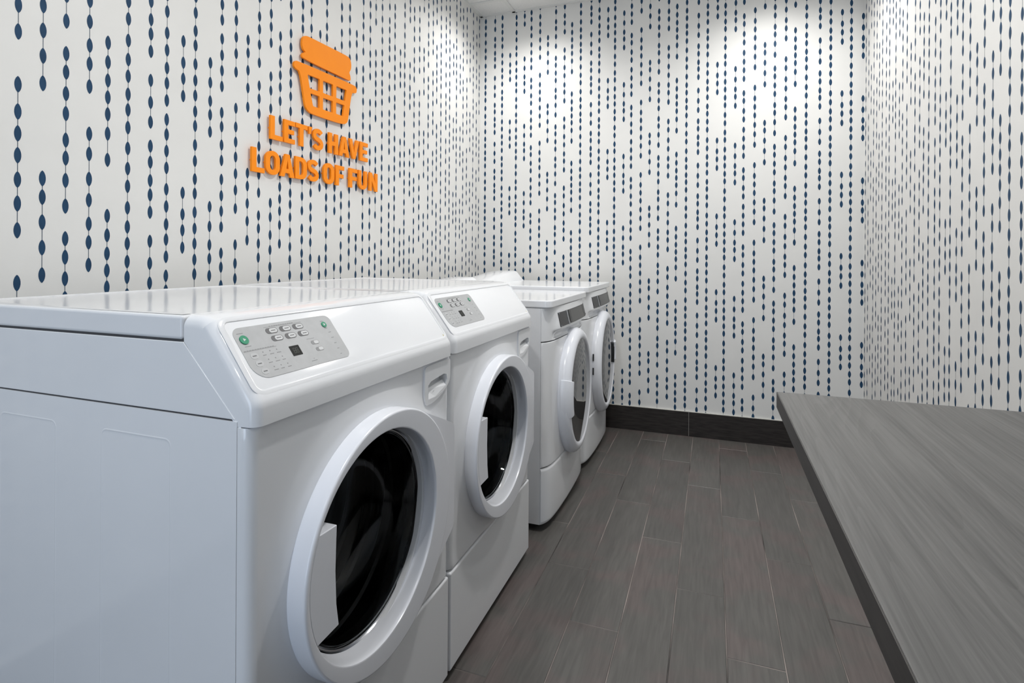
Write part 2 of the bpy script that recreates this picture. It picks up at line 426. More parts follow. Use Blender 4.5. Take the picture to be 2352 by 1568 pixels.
def make_washer(y0):
    root = empty('washing_machine', (0, 0, 0))
    Y = lambda v: v
    # cabinet
    bm = bmesh.new()
    add_shell(bm, .175, .9265, 0, W, .022, .8955)
    cab = from_bm('cabinet', bm, M['enamel'], root)
    # pressed outlines on both sides
    for (xa, xb) in ((.335, .50), (.618, .787)):
        for s, yy in ((-1, 0), (1, W)):
            bm = bmesh.new()
            o_ = rrect(xa, xb, .08, .853, .014, 5); i_ = rrect(xa + .0035, xb - .0035, .0835, .8495, .0105, 5)
            m_ = rrect(xa + .0017, xb - .0017, .0817, .8513, .0122, 5)
            A = [bm.verts.new((x, yy, z)) for x, z in o_]; B = [bm.verts.new((x, yy + s * .0006, z)) for x, z in m_]; C_ = [bm.verts.new((x, yy, z)) for x, z in i_]
            n = len(A)
            for P_, Q_ in ((A, B), (B, C_)):
                for i in range(n): bm.faces.new([P_[i], P_[(i + 1) % n], Q_[(i + 1) % n], Q_[i]])
            from_bm('pressed_outline', bm, M['enamel'], cab)
    # upper side band with its diagonal front cut
    bm = bmesh.new()
    add_prism_y(bm, [(.175, .8980), (.9222, .8980), (.8115, 1.0130), (.175, 1.0130)], .0005, W - .0005)
    from_bm('upper_band', bm, M['enamel'], root, bevel=.0015, seg=2)
    bm = bmesh.new()
    add_box(bm, .180, .9225, .003, W - .003, .893, .900); add_box(bm, .180, .81, .003, W - .003, 1.010, 1.018)
    from_bm('seam_gap', bm, M['seam'], root)
    # top panel
    bm = bmesh.new()
    pr = [(.175, 1.0160), (.8095, 1.0160), (.8095, 1.0560), (.20, 1.0575), (.186, 1.0560), (.178, 1.050), (.175, 1.040)]
    add_prism_y(bm, pr, 0, W)
    top = from_bm('top_panel', bm, M['enamel'], root, bevel=.006, seg=4)
    bm = bmesh.new()
    ringz = [(.0, 1.0570), (.0035, 1.0592), (.0075, 1.0598), (.0115, 1.0588), (.0145, 1.0570)]
    L = []
    for d_, z_ in ringz: L.append([bm.verts.new((x_, y_, z_ if x_ < .8 else 1.0568)) for x_, y_ in ((.805, .006 + d_), (.186 + d_, .006 + d_), (.186 + d_, W - .006 - d_), (.805, W - .006 - d_))])
    for P_, Q_ in zip(L[:-1], L[1:]):
        for i in range(3): bm.faces.new([P_[i], P_[i + 1], Q_[i + 1], Q_[i]])
    for e_ in (0, 3): bm.faces.new([q_[e_] for q_ in L])
    from_bm('raised_rim', bm, M['enamel'], top, smooth=60)
    # console
    bm = bmesh.new()
    prof = [(.8120, 1.0140), (.8120, 1.0560), (.835, 1.0560), (.848, 1.0545), (.859, 1.0508), (SL_A.x, SL_A.z)]
    a = slope(0, SL_L, 0)
    prof += [(a[0], a[2]), (.9590, .9285), (.9615, .9220), (.9622, .9150), (.9622, .8885), (.9232, .8885)]
    ys = [0, .0, W]
    n_ = len(prof); nrm = []
    for i in range(n_):
        if i in (0, n_ - 1): nrm.append((0, 0)); continue
        if i == 1: nrm.append((0, 1)); continue
        if i == n_ - 2: nrm.append((1, 0)); continue
        dx, dz = prof[i + 1][0] - prof[i - 1][0], prof[i + 1][1] - prof[i - 1][1]; l_ = math.hypot(dx, dz); nrm.append((-dz / l_, dx / l_))
    RR = .019; secs = []
    def sec(y, d): secs.append([bm.verts.new((px - nx * d, y, pz - nz * d)) for (px, pz), (nx, nz) in zip(prof, nrm)])
    for k in range(9): a_ = PI / 2 * k / 8; sec(.0015 + RR * (1 - math.cos(a_)), RR * (1 - math.sin(a_)))
    for k in range(9): a_ = PI / 2 * (8 - k) / 8; sec(W - .0015 - RR * (1 - math.cos(a_)), RR * (1 - math.sin(a_)))
    for A, B in zip(secs[:-1], secs[1:]):
        for i in range(n_): bm.faces.new([A[i], A[(i + 1) % n_], B[(i + 1) % n_], B[i]])
    bm.faces.new(secs[0]); bm.faces.new(secs[-1])
    from_bm('console', bm, M['enamel'], root, smooth=55)
    # raised rim round the sloping control face
    def frame(y_a, y_b, t_a, t_b, r, wd, hgt):
        bm = bmesh.new()
        o_ = rrect(y_a - wd, y_b + wd, t_a - wd, t_b + wd, r + wd, 6); m1 = rrect(y_a - wd * .25, y_b + wd * .25, t_a - wd * .25, t_b + wd * .25, r + wd * .25, 6); i_ = rrect(y_a, y_b, t_a, t_b, r, 6)
        L = [[bm.verts.new(slope(y, t, d)) for y, t in ring] for ring, d in ((o_, -.0004), (m1, hgt), (i_, hgt * .6), (i_, -.0004))]
        n = len(o_)
        for P_, Q_ in zip(L[:-1], L[1:]):
            for i in range(n): bm.faces.new([P_[i], P_[(i + 1) % n], Q_[(i + 1) % n], Q_[i]])
        return bm
    fr = frame(.020, .663, .006, .136, .012, .010, .0016)
    from_bm('console_rim', fr, M['enamel'], root, smooth=60)
    # control overlay with prints
    bm = bmesh.new()
    pts = rrect(.0275, .2685, .0195, .1185, [.016, .014, .014, .030], 8)
    n = len(pts); A = [bm.verts.new(slope(y, t, .0001)) for y, t in pts]; B = [bm.verts.new(slope(y, t, .0007)) for y, t in pts]
    for i in range(n): bm.faces.new([A[i], A[(i + 1) % n], B[(i + 1) % n], B[i]])
    bm.faces.new(B)
    ov = from_bm('control_panel', bm, M['overlay'], root, smooth=0)
    def flat(bm, pts, d0=.0007, d1=.0010):
        n = len(pts); A = [bm.verts.new(slope(y, t, d0)) for y, t in pts]; B = [bm.verts.new(slope(y, t, d1)) for y, t in pts]
        for i in range(n): bm.faces.new([A[i], A[(i + 1) % n], B[(i + 1) % n], B[i]])
        bm.faces.new(B)
    def pill(cy, ct, hw, hh, n=8): return rrect(cy - hw, cy + hw, ct - hh, ct + hh, min(hw, hh) * .98, n)
    for (cy, ct, r) in ((.043, .0435, .0083), (.2425, .0405, .0062)):
        bm = bmesh.new(); flat(bm, pill(cy, ct, r, r), d1=.0022); b_ = from_bm('start_button', bm, M['green'], ov, smooth=0)
        tag(b_, 'green start button')
        bm = bmesh.new(); flat(bm, [(cy - .002, ct - .003), (cy + .0035, ct), (cy - .002, ct + .003)], .0022, .0024); from_bm('print_mark', bm, M['print_light'], b_, smooth=0)
    for row, ct, x0 in ((0, .0345, .109), (1, .0505, .1125)):
        for q in range(3):
            cy = x0 + .0325 * q
            bm = bmesh.new(); flat(bm, pill(cy, ct, .0135, .0056), d1=.0011); b_ = from_bm('cycle_button', bm, M['print'], ov, smooth=0)
            bm = bmesh.new(); flat(bm, pill(cy + .0032, ct, .0088, .0044), .0011, .0014); k_ = from_bm('button_face', bm, M['print_light'], b_, smooth=0)
            bm = bmesh.new(); flat(bm, [(cy - .002, ct - .0008), (cy + .0085, ct - .0008), (cy + .0085, ct + .0008), (cy - .002, ct + .0008)], .0014, .0015)
            o_ = from_bm('print_mark', bm, M['print'], b_, smooth=0)
    for (cy, ct) in ((.1935, .0735), (.1965, .0885)):
        bm = bmesh.new(); flat(bm, pill(cy, ct, .0105, .0042), d1=.0010); b_ = from_bm('option_button', bm, mat_grey2, ov, smooth=0)
        bm = bmesh.new(); flat(bm, pill(cy + .003, ct, .0062, .0034), .0010, .0013); from_bm('button_face', bm, M['print_light'], b_, smooth=0)
    for (cy, ct) in ((.0465, .0755), (.0485, .0905), (.0515, .1055)):
        bm = bmesh.new(); flat(bm, pill(cy, ct, .0078, .0056), d1=.0010); b_ = from_bm('option_button', bm, mat_grey3, ov, smooth=0)
        bm = bmesh.new(); flat(bm, [(cy - .004, ct - .0008), (cy + .004, ct - .0008), (cy + .004, ct + .0008), (cy - .004, ct + .0008)], .0010, .0012); from_bm('print_mark', bm, M['print'], b_, smooth=0)
    bm = bmesh.new(); flat(bm, rrect(.1255, .1490, .0715, .0915, .0008, 2), d1=.0012); dsp = from_bm('display', bm, M['lcd'], ov, smooth=0)
    bm = bmesh.new()
    for cy in (.134, .1405):      # two unlit digits
        for (a, b, c, d) in ((-.002, .002, -.0052, -.0044), (-.002, .002, -.0004, .0004), (-.002, .002, .0044, .0052), (-.0026, -.0018, -.0048, .0048), (.0018, .0026, -.0048, .0048)):
            flat(bm, [(cy + a, .0815 + c), (cy + b, .0815 + c), (cy + b, .0815 + d), (cy + a, .0815 + d)], .0012, .0013)
    from_bm('print_mark', bm, M['lcd_seg'], dsp, smooth=0)
    bm = bmesh.new()
    def dash(y0_, t0_, ln, th=.0012): flat(bm, [(y0_, t0_), (y0_ + ln, t0_), (y0_ + ln, t0_ + th), (y0_, t0_ + th)], .0007, .0008)
    dash(.030, .0650, .070, .0008)
    for q in range(12): dash(.031 + q * .0055, .0635, .0042, .0011)
    from_bm('printed_legend', bm, mat_legend, ov, smooth=0); bm = bmesh.new()
    dash(.095, .0262, .092, .0007)
    for q in range(11): dash(.108 + q * .0055, .0246, .004, .0011)
    from_bm('printed_legend', bm, mat_legend, ov, smooth=0); bm = bmesh.new()
    for a_ in ((.035, .0300, .013, .0012), (.038, .0556, .013, .0012), (.2375, .0315, .008, .0012), (.2385, .0485, .008, .0012), (.177, .0640, .020, .0008)):
        dash(*a_); from_bm('printed_legend', bm, mat_legend, ov, smooth=0); bm = bmesh.new()
    from_bm('printed_legend', bm, mat_legend, ov, smooth=0); bm = bmesh.new()
    for r_, (ct, sx) in enumerate(((.0745, .0655), (.0895, .069), (.1045, .072))):
        for q in range(3):
            dash(sx + .0155 * q, ct - .004, .0022, .0020); dash(sx - .002 + .0155 * q, ct + .0025, .0075 + .001 * ((q + r_) % 3), .0013)
    from_bm('printed_legend', bm, mat_legend, ov, smooth=0); bm = bmesh.new()
    for q in range(5): dash(.2435 - .0005 * q, .058 + q * .0125, .0075 - .0006 * q, .0012)
    from_bm('printed_legend', bm, mat_legend, ov, smooth=0); bm = bmesh.new()
    dash(.168, .1040, .0016, .0016); dash(.160, .1085, .015, .0012)
    from_bm('printed_legend', bm, mat_legend, ov, smooth=0)
    # small marks on the blank part of the face
    bm = bmesh.new(); flat(bm, pill(.654, .131, .003, .003), 0, .0003); from_bm('screw_plug', bm, mat_plug, root, smooth=0)
    # front panel with porthole
    CY, CZ = .335, .577
    GY, GZ = .305, .585; HY, HZ = .319, .580; EY = 1.045      # the opening sits nearer the grip than the rim does
    def xf(y, z):
        r = math.hypot(y - CY, z - CZ)
        return .9515 + .009 * (1 - sstep(.258, .312, r))
    bm = bmesh.new()
    polar_panel(bm, GY, GZ, 0, W, .2955, .8865, xf, .216, [0] + [q / 22 for q in range(1, 22)] + [.99], e=.018, back=.0062, ez=.0035)
    for f in [f for f in bm.faces if all(.548 < v.co.y < .674 and .792 < v.co.z < .870 for v in f.verts)]: bm.faces.remove(f)
    from_bm('front_panel', bm, M['enamel'], root, smooth=50, recalc=True)
    bm = bmesh.new(); add_box(bm, .9268, .9330, .002, W - .002, .880, .8935)
    from_bm('console_filler', bm, M['enamel'], root, smooth=0)  # filler block added to cover the dark gap below the console
    # lower access panel
    bm = bmesh.new(); add_box(bm, .9273, .9535, 0, W, .022, .2905)
    from_bm('lower_panel', bm, M['enamel'], root, bevel=.006, seg=4)
    # detergent drawer
    Yr = W - .004
    outl = [(.540, .785), (.575, .783), (.610, .789), (.645, .801), (.668, .815), (Yr, .828), (Yr, .876), (.672, .8815), (.552, .8815), (.543, .877), (.540, .870)]
    hole = [(.557, .797), (.557, .832), (.570, .840), (.640, .846), (.657, .842), (.661, .828), (.655, .813), (.632, .802), (.595, .796)]
    for _ in range(2):
        q_ = []
        for i in range(len(outl)):
            a_, b_ = outl[i], outl[(i + 1) % len(outl)]; q_ += [(a_[0] * .8 + b_[0] * .2, a_[1] * .8 + b_[1] * .2), (a_[0] * .2 + b_[0] * .8, a_[1] * .2 + b_[1] * .8)]
        outl = q_
    bm = curve_fill([outl, hole], .006)
    bmesh.ops.transform(bm, matrix=Matrix.Translation((.9505, 0, 0)) @ TO_YZ, verts=bm.verts)
    dr = from_bm('detergent_drawer', bm, M['enamel'], root, bevel=.0015, seg=2)
    bm = bmesh.new(); n = len(hole)
    A = [bm.verts.new((.9565, y, z)) for y, z in hole]
    def depth(z): return .9330
    cyh, czh = .61, .820
    B = [bm.verts.new((depth(z) if z > .829 or i_ in (1, 5) else .9562, cyh + (y - cyh) * .97, czh + (z - czh) * .94)) for i_, (y, z) in enumerate(hole)]
    for i in range(n): bm.faces.new([A[i], A[(i + 1) % n], B[(i + 1) % n], B[i]])
    # pocket floor split in an upper deep part and a lower lip
    lo = [i for i, (y, z) in enumerate(hole) if z <= .829]; up = [i for i, (y, z) in enumerate(hole) if z > .829]
    l0 = bm.verts.new((.9440, .562, .8195)); l1 = bm.verts.new((.9440, .655, .8270))
    d0 = bm.verts.new((.9330, .562, .8190)); d1 = bm.verts.new((.9330, .655, .8265))
    order_low = [B[i] for i in (0, 8, 7, 6)]      # left bottom -> right
    bm.faces.new(order_low + [l1, l0])
    bm.faces.new([l0, l1, d1, d0])
    bm.faces.new([d0, d1, B[5], B[4], B[3], B[2], B[1]])
    bm.faces.new([B[0], l0, d0, B[1]]); bm.faces.new([B[6], B[5], d1, l1])
    from_bm('handle_recess', bm, M['enamel'], dr, smooth=0)
    # white surround plate behind the drawer edge
    bm = curve_fill([[(.5365, .7825), (.612, .7865), (.648, .7985), (.671, .8125), (Yr + .001, .8265), (Yr + .001, .8842), (.5365, .8842)], [(.555, .80), (.555, .86), (.666, .86), (.666, .825), (.64, .803)]], .003)
    bmesh.ops.transform(bm, matrix=Matrix.Translation((.9490, 0, 0)) @ TO_YZ, verts=bm.verts); from_bm('drawer_surround', bm, M['door_white'], dr, bevel=.0008, seg=1)
    # door
    bm = bmesh.new()
    prof = [(CY, CZ, .2490, .9585), (CY, CZ, .2520, .9600), (CY, CZ, .2525, .9640), (CY, CZ, .2525, .9925), (CY, CZ, .2518, .9955), (CY, CZ, .2500, .9972), (CY, CZ, .2475, .9978)]
    prof += [(GY, GZ, .2150, .9980), (GY, GZ, .2125, .9970), (GY, GZ, .2115, .9945), (GY, GZ, .2105, .9900), (HY, HZ, .2075, .9560), (HY, HZ, .2065, .9480)]
    RL = [[bm.verts.new((x_, y_ + EY * r_ * math.cos(2 * PI * k / 144), z_ + r_ * math.sin(2 * PI * k / 144))) for k in range(144)] for y_, z_, r_, x_ in prof]
    for A_, B_ in zip(RL[:-1], RL[1:]):
        for k in range(144): bm.faces.new([A_[k], A_[(k + 1) % 144], B_[(k + 1) % 144], B_[k]])
    # hinge-side wing
    ang = 66
    arc = [(CY + EY * .2400 * math.cos(math.radians(a)), CZ + .2400 * math.sin(math.radians(a))) for a in range(-ang, ang + 1, 4)]
    tang = [(CY + EY * .2525 * math.cos(math.radians(ang + 1)), CZ + .2525 * math.sin(math.radians(ang + 1)))]
    tbot = [(y, 2 * CZ - z) for y, z in tang]
    wing = arc + tang + [(.646, .7190), (.657, .7120), (.662, .701), (.662, 2 * CZ - .701), (.657, 2 * CZ - .7120), (.646, 2 * CZ - .7190)] + tbot
    x_front = lambda y: .9880 - .010 * sstep(.44, .66, y)
    A = [bm.verts.new((.9565, y, z)) for y, z in wing]; B = [bm.verts.new((x_front(y), y, z)) for y, z in wing]
    n = len(wing)
    for i in range(n): bm.faces.new([A[i], A[(i + 1) % n], B[(i + 1) % n], B[i]])
    m_ = len(arc)
    bm.faces.new(B)
    door = from_bm('door', bm, M['door_white'], root, smooth=35, wn=True)
    # grip closing the left of the opening
    bm = bmesh.new()
    zt, zb = .682, .497
    pts = [(.1590, zb + .002), (.1520, .54), (.1490, .60), (.1520, zt - .002)]
    at_, ab_ = math.asin((zt - GZ) / .2135), math.asin((zb - GZ) / .2135)
    arcp = [(GY - EY * .2135 * math.cos(at_ + (ab_ - at_) * q / 8), GZ + .2135 * math.sin(at_ + (ab_ - at_) * q / 8)) for q in range(9)]
    poly = pts + arcp
    add_prism_x(bm, poly, .955, .9978)
    from_bm('grip', bm, M['door_white'], door, bevel=.0018, seg=2)
    bm = bmesh.new(); add_lathe(bm, HY, HZ, [(.2068, .9520), (.2050, .9490), (.2025, .9480), (.2015, .9440), (.1998, .9430), (.1990, .9360)], 128, ey=1.03)
    from_bm('trim_ring', bm, M['chrome'], door, smooth=30)
    bm = bmesh.new(); add_lathe(bm, HY, HZ, [(.2160, .9330), (.2100, .9380), (.2030, .9390), (.2000, .9370), (.1975, .920), (.216, .918)], 96, closed=True, ey=1.03)
    from_bm('door_gasket', bm, M['gasket'], door, smooth=30)
    bm = bmesh.new()
    outer = [(.2005, .9450), (.1950, .9300), (.186, .9000), (.176, .8700), (.160, .8400), (.130, .8220), (.08, .8120), (.02, .8090)]
    inner = [(r - .004 if r > .05 else r, x + .004) for r, x in outer[::-1]]
    rr = add_lathe(bm, HY, HZ, outer, 96, ey=1.03); cap(bm, rr[-1]); ri = add_lathe(bm, HY, HZ, inner, 96, ey=1.03); cap(bm, ri[0])
    for k_ in range(96): bm.faces.new([rr[0][k_], rr[0][(k_ + 1) % 96], ri[-1][(k_ + 1) % 96], ri[-1][k_]])
    from_bm('door_glass', bm, M['glass'], door, smooth=50)
    # drum seen through the glass
    bm = bmesh.new()
    pr = [(.216, .910), (.216, .903)]
    x = .900
    while x > .56:
        pr += [(.232, x), (.232, x - .03), (.226, x - .036), (.226, x - .05)]; x -= .056
    pr += [(.232, x), (.19, x - .04), (.06, x - .05)]
    rr = add_lathe(bm, GY, GZ, pr, 72); cap(bm, rr[-1])
    for q in range(3):
        a_ = 2 * PI * q / 3 + .5
        c_, s_ = math.cos(a_), math.sin(a_)
        vs = []
        for x_ in (.86, .58):
            for (r_, t_) in ((.235, -.03), (.175, -.006), (.175, .006), (.235, .03)):
                vs.append(bm.verts.new((x_, GY + r_ * c_ - t_ * s_, GZ + r_ * s_ + t_ * c_)))
        for i in range(3): bm.faces.new([vs[i], vs[i + 1], vs[i + 5], vs[i + 4]])
        bm.faces.new(vs[:4]); bm.faces.new(vs[4:])
    from_bm('drum', bm, M['tub'], root, smooth=30)
    # feet
    for fx in (.24, .88):
        for fy in (.06, W - .06):
            bm = bmesh.new(); bmesh.ops.create_cone(bm, cap_ends=True, segments=20, radius1=.022, radius2=.018, depth=.023, matrix=Matrix.Translation((fx, fy, .0115)))
            from_bm('foot', bm, M['foot'], root)
    return root

mat_grey2 = mat('mid_grey_print', (0.27, 0.275, 0.28), 0.45)
mat_grey3 = mat('pale_grey_print', (0.50, 0.51, 0.52), 0.4)
mat_legend = mat('legend_print', (0.24, 0.245, 0.25), 0.5)
mat_plug = mat('yellowed_plug', (0.62, 0.58, 0.42), 0.5)

def copy_tree(o, parent=None):
    c = o.copy(); COL.objects.link(c)
    if parent is not None: c.parent = parent
    for ch in list(o.children): copy_tree(ch, c)
    return c

w1 = make_washer(0)
w2 = copy_tree(w1)
w2.location = (0, W + .010, 0)
tag(w1, 'white front-load washing machine nearest the camera, its bare left side fully in view', 'washing machine', 'washers in the front half of the row')
tag(w2, 'white front-load washing machine second in the row, wedged between the nearest washer and the taller-windowed dryers', 'washing machine', 'washers in the front half of the row')
w2['label'] = 'white washing machine second from the camera, grey control panel on its sloping console'

# ------------------------------------------------------------------ dryers with card readers
def make_dryer(handle_left):
    D = .686
    root = empty('clothes_dryer', (0, 0, 0))
    bm = bmesh.new(); add_shell(bm, .20, .9440, 0, D, .030, .930)
    cab = from_bm('cabinet', bm, M['enamel'], root)
    # top slab with rolled edges and rear riser
    bm = bmesh.new()
    P_ = rrect(.195, .990, -.002, D + .002, [.008, .03, .03, .008], 8)
    a = [bm.verts.new((x, y, .931)) for x, y in P_]; b = [bm.verts.new((x, y, .963)) for x, y in P_]; n = len(P_)
    for i in range(n): bm.faces.new([a[i], a[(i + 1) % n], b[(i + 1) % n], b[i]])
    bm.faces.new(a[::-1]); bm.faces.new(b)
    from_bm('top_panel', bm, M['enamel'], root, bevel=.006, seg=4)
    bm = bmesh.new()
    secs = []
    for s in [q / 8 for q in range(9)]:
        y = .004 + s * (D - .008); zt = .004 + .060 * sstep(-.35, 1.0, s)
        secs.append([bm.verts.new((x, y, .9625 + z)) for x, z in ((.20, 0), (.20, zt * .9), (.215, zt), (.315, zt), (.332, zt * .95), (.345, zt * .82), (.375, zt * .25), (.392, .0005))])
    for A, B in zip(secs[:-1], secs[1:]):
        for i in range(7): bm.faces.new([A[i], A[i + 1], B[i + 1], B[i]])
        bm.faces.new([A[7], A[0], B[0], B[7]])
    bm.faces.new(secs[0]); bm.faces.new(secs[-1])
    from_bm('rear_riser', bm, M['enamel'], root, smooth=50)
    # bowed front skins
    def bow(y):
        d = max(0.0, min(y, D - y)); s = max(0, min(1, y / D))
        return .949 + .029 * (1 - math.exp(-d / .030)) + .010 * math.sin(PI * s)
    CY, CZ = .374, .518
    bm = bmesh.new()
    polar_panel(bm, CY, CZ, 0, D, .2665, .787, lambda y, z: bow(y), .19, [0, .15, .3, .45, .6, .7, .78, .84, .89, .93, .96, .98, .995], e=.004, back=.0002, N=200)
    from_bm('front_panel', bm, M['enamel'], root, smooth=50)
    bm = bmesh.new()
    yy = [0, .002, .006, .012, .02, .03, .045, .065, .1, .15, .2, .28, .343]; yy = yy + [D - y for y in yy[::-1][1:]]
    # kick panel
    def skin(rows, fx):
        L = []
        for (z, dx) in rows: L.append([bm.verts.new((fx(y, z) + dx, y, z)) for y in yy])
        for A, B in zip(L[:-1], L[1:]):
            for i in range(len(yy) - 1): bm.faces.new([A[i], A[i + 1], B[i + 1], B[i]])
        # sides and back
        for idx in (0, -1):
            col = [r[idx] for r in L]
            bk = [bm.verts.new((.9447, v.co.y, v.co.z)) for v in col]
            for i in range(len(col) - 1): bm.faces.new([col[i], col[i + 1], bk[i + 1], bk[i]])
        for r in (L[0], L[-1]):
            bk = [bm.verts.new((.9447, v.co.y, v.co.z)) for v in r]
            for i in range(len(r) - 1): bm.faces.new([r[i], r[i + 1], bk[i + 1], bk[i]])
    skin([(.030, -.006), (.036, -.001), (.045, 0), (.10, 0), (.18, 0), (.248, 0), (.257, -.001), (.262, -.006)], lambda y, z: bow(y))
    bmesh.ops.remove_doubles(bm, verts=bm.verts, dist=1e-5)
    from_bm('kick_panel', bm, M['enamel'], root, smooth=45)
    # console with an overhanging ridge under the reader windows
    bm = bmesh.new()
    yy = [0, .002, .006, .012, .02, .03, .045, .06, .075, .09, .105, .12, .14, .18, .24, .30, .343, .42, .5, .58, .62, .65, .668, .68, D]
    def bump_(y, z):
        f = sstep(.05, .12, y) * (1 - .6 * sstep(D - .012, D, y))
        prof = [(.792, -.006), (.800, -.010), (.812, -.008), (.824, .004), (.830, .016), (.834, .020), (.840, .020), (.905, .004), (.918, .002), (.930, .0)]
        for (za, a_), (zb_, b_) in zip(prof[:-1], prof[1:]):
            if za - 1e-6 <= z <= zb_ + 1e-6: return bow(y) + f * (a_ + (b_ - a_) * (z - za) / (zb_ - za))
        return bow(y)
    skin([(z, 0) for z in (.7915, .800, .812, .820, .824, .830, .834, .840, .86, .88, .905, .918, .9300)], bump_)
    bmesh.ops.remove_doubles(bm, verts=bm.verts, dist=1e-5)
    con = from_bm('console', bm, M['enamel'], root, smooth=45)
    # window strip (two inclined panes)
    def wp(y, t, d): # t 0 at top (z .903) to 1 at bottom (z .843)
        z = .903 + (.843 - .903) * t
        xx = bow(y) + (.0045 + (.0195 - .0045) * t)
        return (xx + d, y, z + d * .25)
    def pane(name, ya, yb, ta, tb, m, d0, d1, par, nseg=6, sh=.018):
        bm = bmesh.new(); A, B, C2, D2 = [], [], [], []
        for q in range(nseg + 1):
            y = ya + (yb - ya) * q / nseg
            A.append(bm.verts.new(wp(y + sh * ta, ta, d1))); B.append(bm.verts.new(wp(y + sh * tb, tb, d1)))
            C2.append(bm.verts.new(wp(y + sh * ta, ta, d0))); D2.append(bm.verts.new(wp(y + sh * tb, tb, d0)))
        for q in range(nseg):
            bm.faces.new([A[q], A[q + 1], B[q + 1], B[q]]); bm.faces.new([A[q], A[q + 1], C2[q + 1], C2[q]]); bm.faces.new([B[q], B[q + 1], D2[q + 1], D2[q]])
        bm.faces.new([A[0], B[0], D2[0], C2[0]]); bm.faces.new([A[-1], B[-1], D2[-1], C2[-1]])
        return from_bm(name, bm, m, par, smooth=30)
    cr = pane('card_reader', .110, .682, 0, 1, M['steel'], -.002, .0016, root, 12, sh=.0)
    pane('divider', .232, .246, -.02, 1.02, M['chrome'], .0016, .0030, cr, 2, sh=0)
    pane('reader_window', .300, .560, .04, .96, M['card_grey'], .0016, .0024, cr, 6, sh=0)
    pane('slot', .268, .298, .02, .98, M['black'], .0016, .0028, cr, 2, sh=0)
    pane('slot', .562, .590, .06, .70, M['black'], .0016, .0028, cr, 2, sh=0)
    for (yv, tv) in ((.118, .06), (.118, .92), (.256, .95), (.65, .9)):
        pane('screw', yv - .003, yv + .003, tv - .04, tv + .04, M['chrome'], .0016, .0032, cr, 1, sh=0)
    # door: domed ring with flat dark glass
    xb = bow(.343)
    bm = bmesh.new()
    prof = [(.262, xb - .022), (.268, xb - .008), (.2705, xb + .010), (.2690, xb + .024), (.2640, xb + .034), (.2550, xb + .043), (.2450, xb + .048), (.2350, xb + .0495), (.2270, xb + .0475), (.2215, xb + .042)]
    add_lathe(bm, CY, CZ, prof, 128, ey=.915, ez=1.075)
    door = from_bm('door', bm, M['door_white'], root, smooth=50)
    bm = bmesh.new(); rr = add_lathe(bm, CY, CZ, [(.2230, xb + .032), (.2225, xb + .0430), (.2200, xb + .0445), (.10, xb + .0449), (.03, xb + .0450)], 96, ey=.93, ez=1.075); cap(bm, rr[-1])
    from_bm('door_glass', bm, M['mirror_glass'], door, smooth=60)
    s = -1 if handle_left else 1
    bm = bmesh.new()
    # grip follows the rim
    g0, g1 = (math.radians(180 - 17), math.radians(180 + 21)) if handle_left else (math.radians(180 - 19), math.radians(180 + 10))
    L = []
    for q in range(13):
        a_ = g0 + (g1 - g0) * q / 12
        if not handle_left: a_ = PI - a_
        c_, s_ = math.cos(a_), math.sin(a_)
        L.append([bm.verts.new((x_, CY + .92 * r_ * c_, CZ + .012 + r_ * s_)) for r_, x_ in ((.2715, xb + .008), (.2705, xb + .026), (.2610, xb + .042), (.2480, xb + .054), (.2320, xb + .060), (.2190, xb + .058), (.2160, xb + .048))])
    for A, B in zip(L[:-1], L[1:]):
        for i in range(6): bm.faces.new([A[i], A[i + 1], B[i + 1], B[i]])
    bm.faces.new(L[0]); bm.faces.new(L[-1])
    from_bm('grip', bm, M['door_white'], door, bevel=.003, seg=2, angle=45)
    if not handle_left:
        for zc in (.575, .500):
            bm = bmesh.new(); add_box(bm, xb + .004, xb + .011, .1225, .1300, zc - .019, zc + .019); from_bm('hinge_slot', bm, M['black'], door, smooth=0)
        bm = bmesh.new()
        add_prism_x(bm, [(CY + .1960, CZ - .042), (CY + .2010, CZ - .040), (CY + .2010, CZ + .078), (CY + .1950, CZ + .080)], xb + .044, xb + .0505)
        from_bm('latch', bm, M['black'], door, smooth=0)
    for fx in (.27, .88):
        for fy in (.07, D - .07):
            bm = bmesh.new(); bmesh.ops.create_cone(bm, cap_ends=True, segments=20, radius1=.022, radius2=.018, depth=.0315, matrix=Matrix.Translation((fx, fy, .01575)))
            from_bm('foot', bm, M['foot'], root)
    return root

d1 = make_dryer(True); d1.location = (0, 1.549, 0)
d2 = make_dryer(False); d2.location = (0, 2.262, 0); d1.scale = (1, 1, 1.008); d2.scale = (1, 1, 1.029)
tag(d1, 'white machine third in the row, dark reflective door with its grip on the near side', 'dryer', 'dryers in the far half of the row')
tag(d2, 'white machine with a dark reflective round door, last in the row beside the back wall', 'dryer', 'dryers in the far half of the row')

# ------------------------------------------------------------------ folding counter
CX, CYE, CZT, CTH = 1.734, .504, .900, .030
root = empty('folding_counter', (2.1, -.6, 0))
bm = bmesh.new(); add_box(bm, CX + .001, XR - .002, -2.6, CYE - .001, CZT - CTH, CZT)
ct = from_bm('countertop', bm, M['laminate'], root, bevel=.0012, seg=2)
bm = bmesh.new()
add_box(bm, CX, CX + .001, -2.6, CYE, CZT - CTH + .0005, CZT - .0008); add_box(bm, CX, XR - .002, CYE - .001, CYE, CZT - CTH + .0005, CZT - .0008)
from_bm('edge_band', bm, M['edge_band'], ct, smooth=0)
for yy_ in (-2.3, -1.4, -.5, .3):
    bm = bmesh.new(); add_box(bm, 2.14, XR - T - .001, yy_ - .015, yy_ + .015, .0, CZT - CTH)
    from_bm('support_panel', bm, M['edge_band'], root, smooth=0)
tag(root, 'grey wood-grain folding counter with a dark edge along the right wall', 'counter')

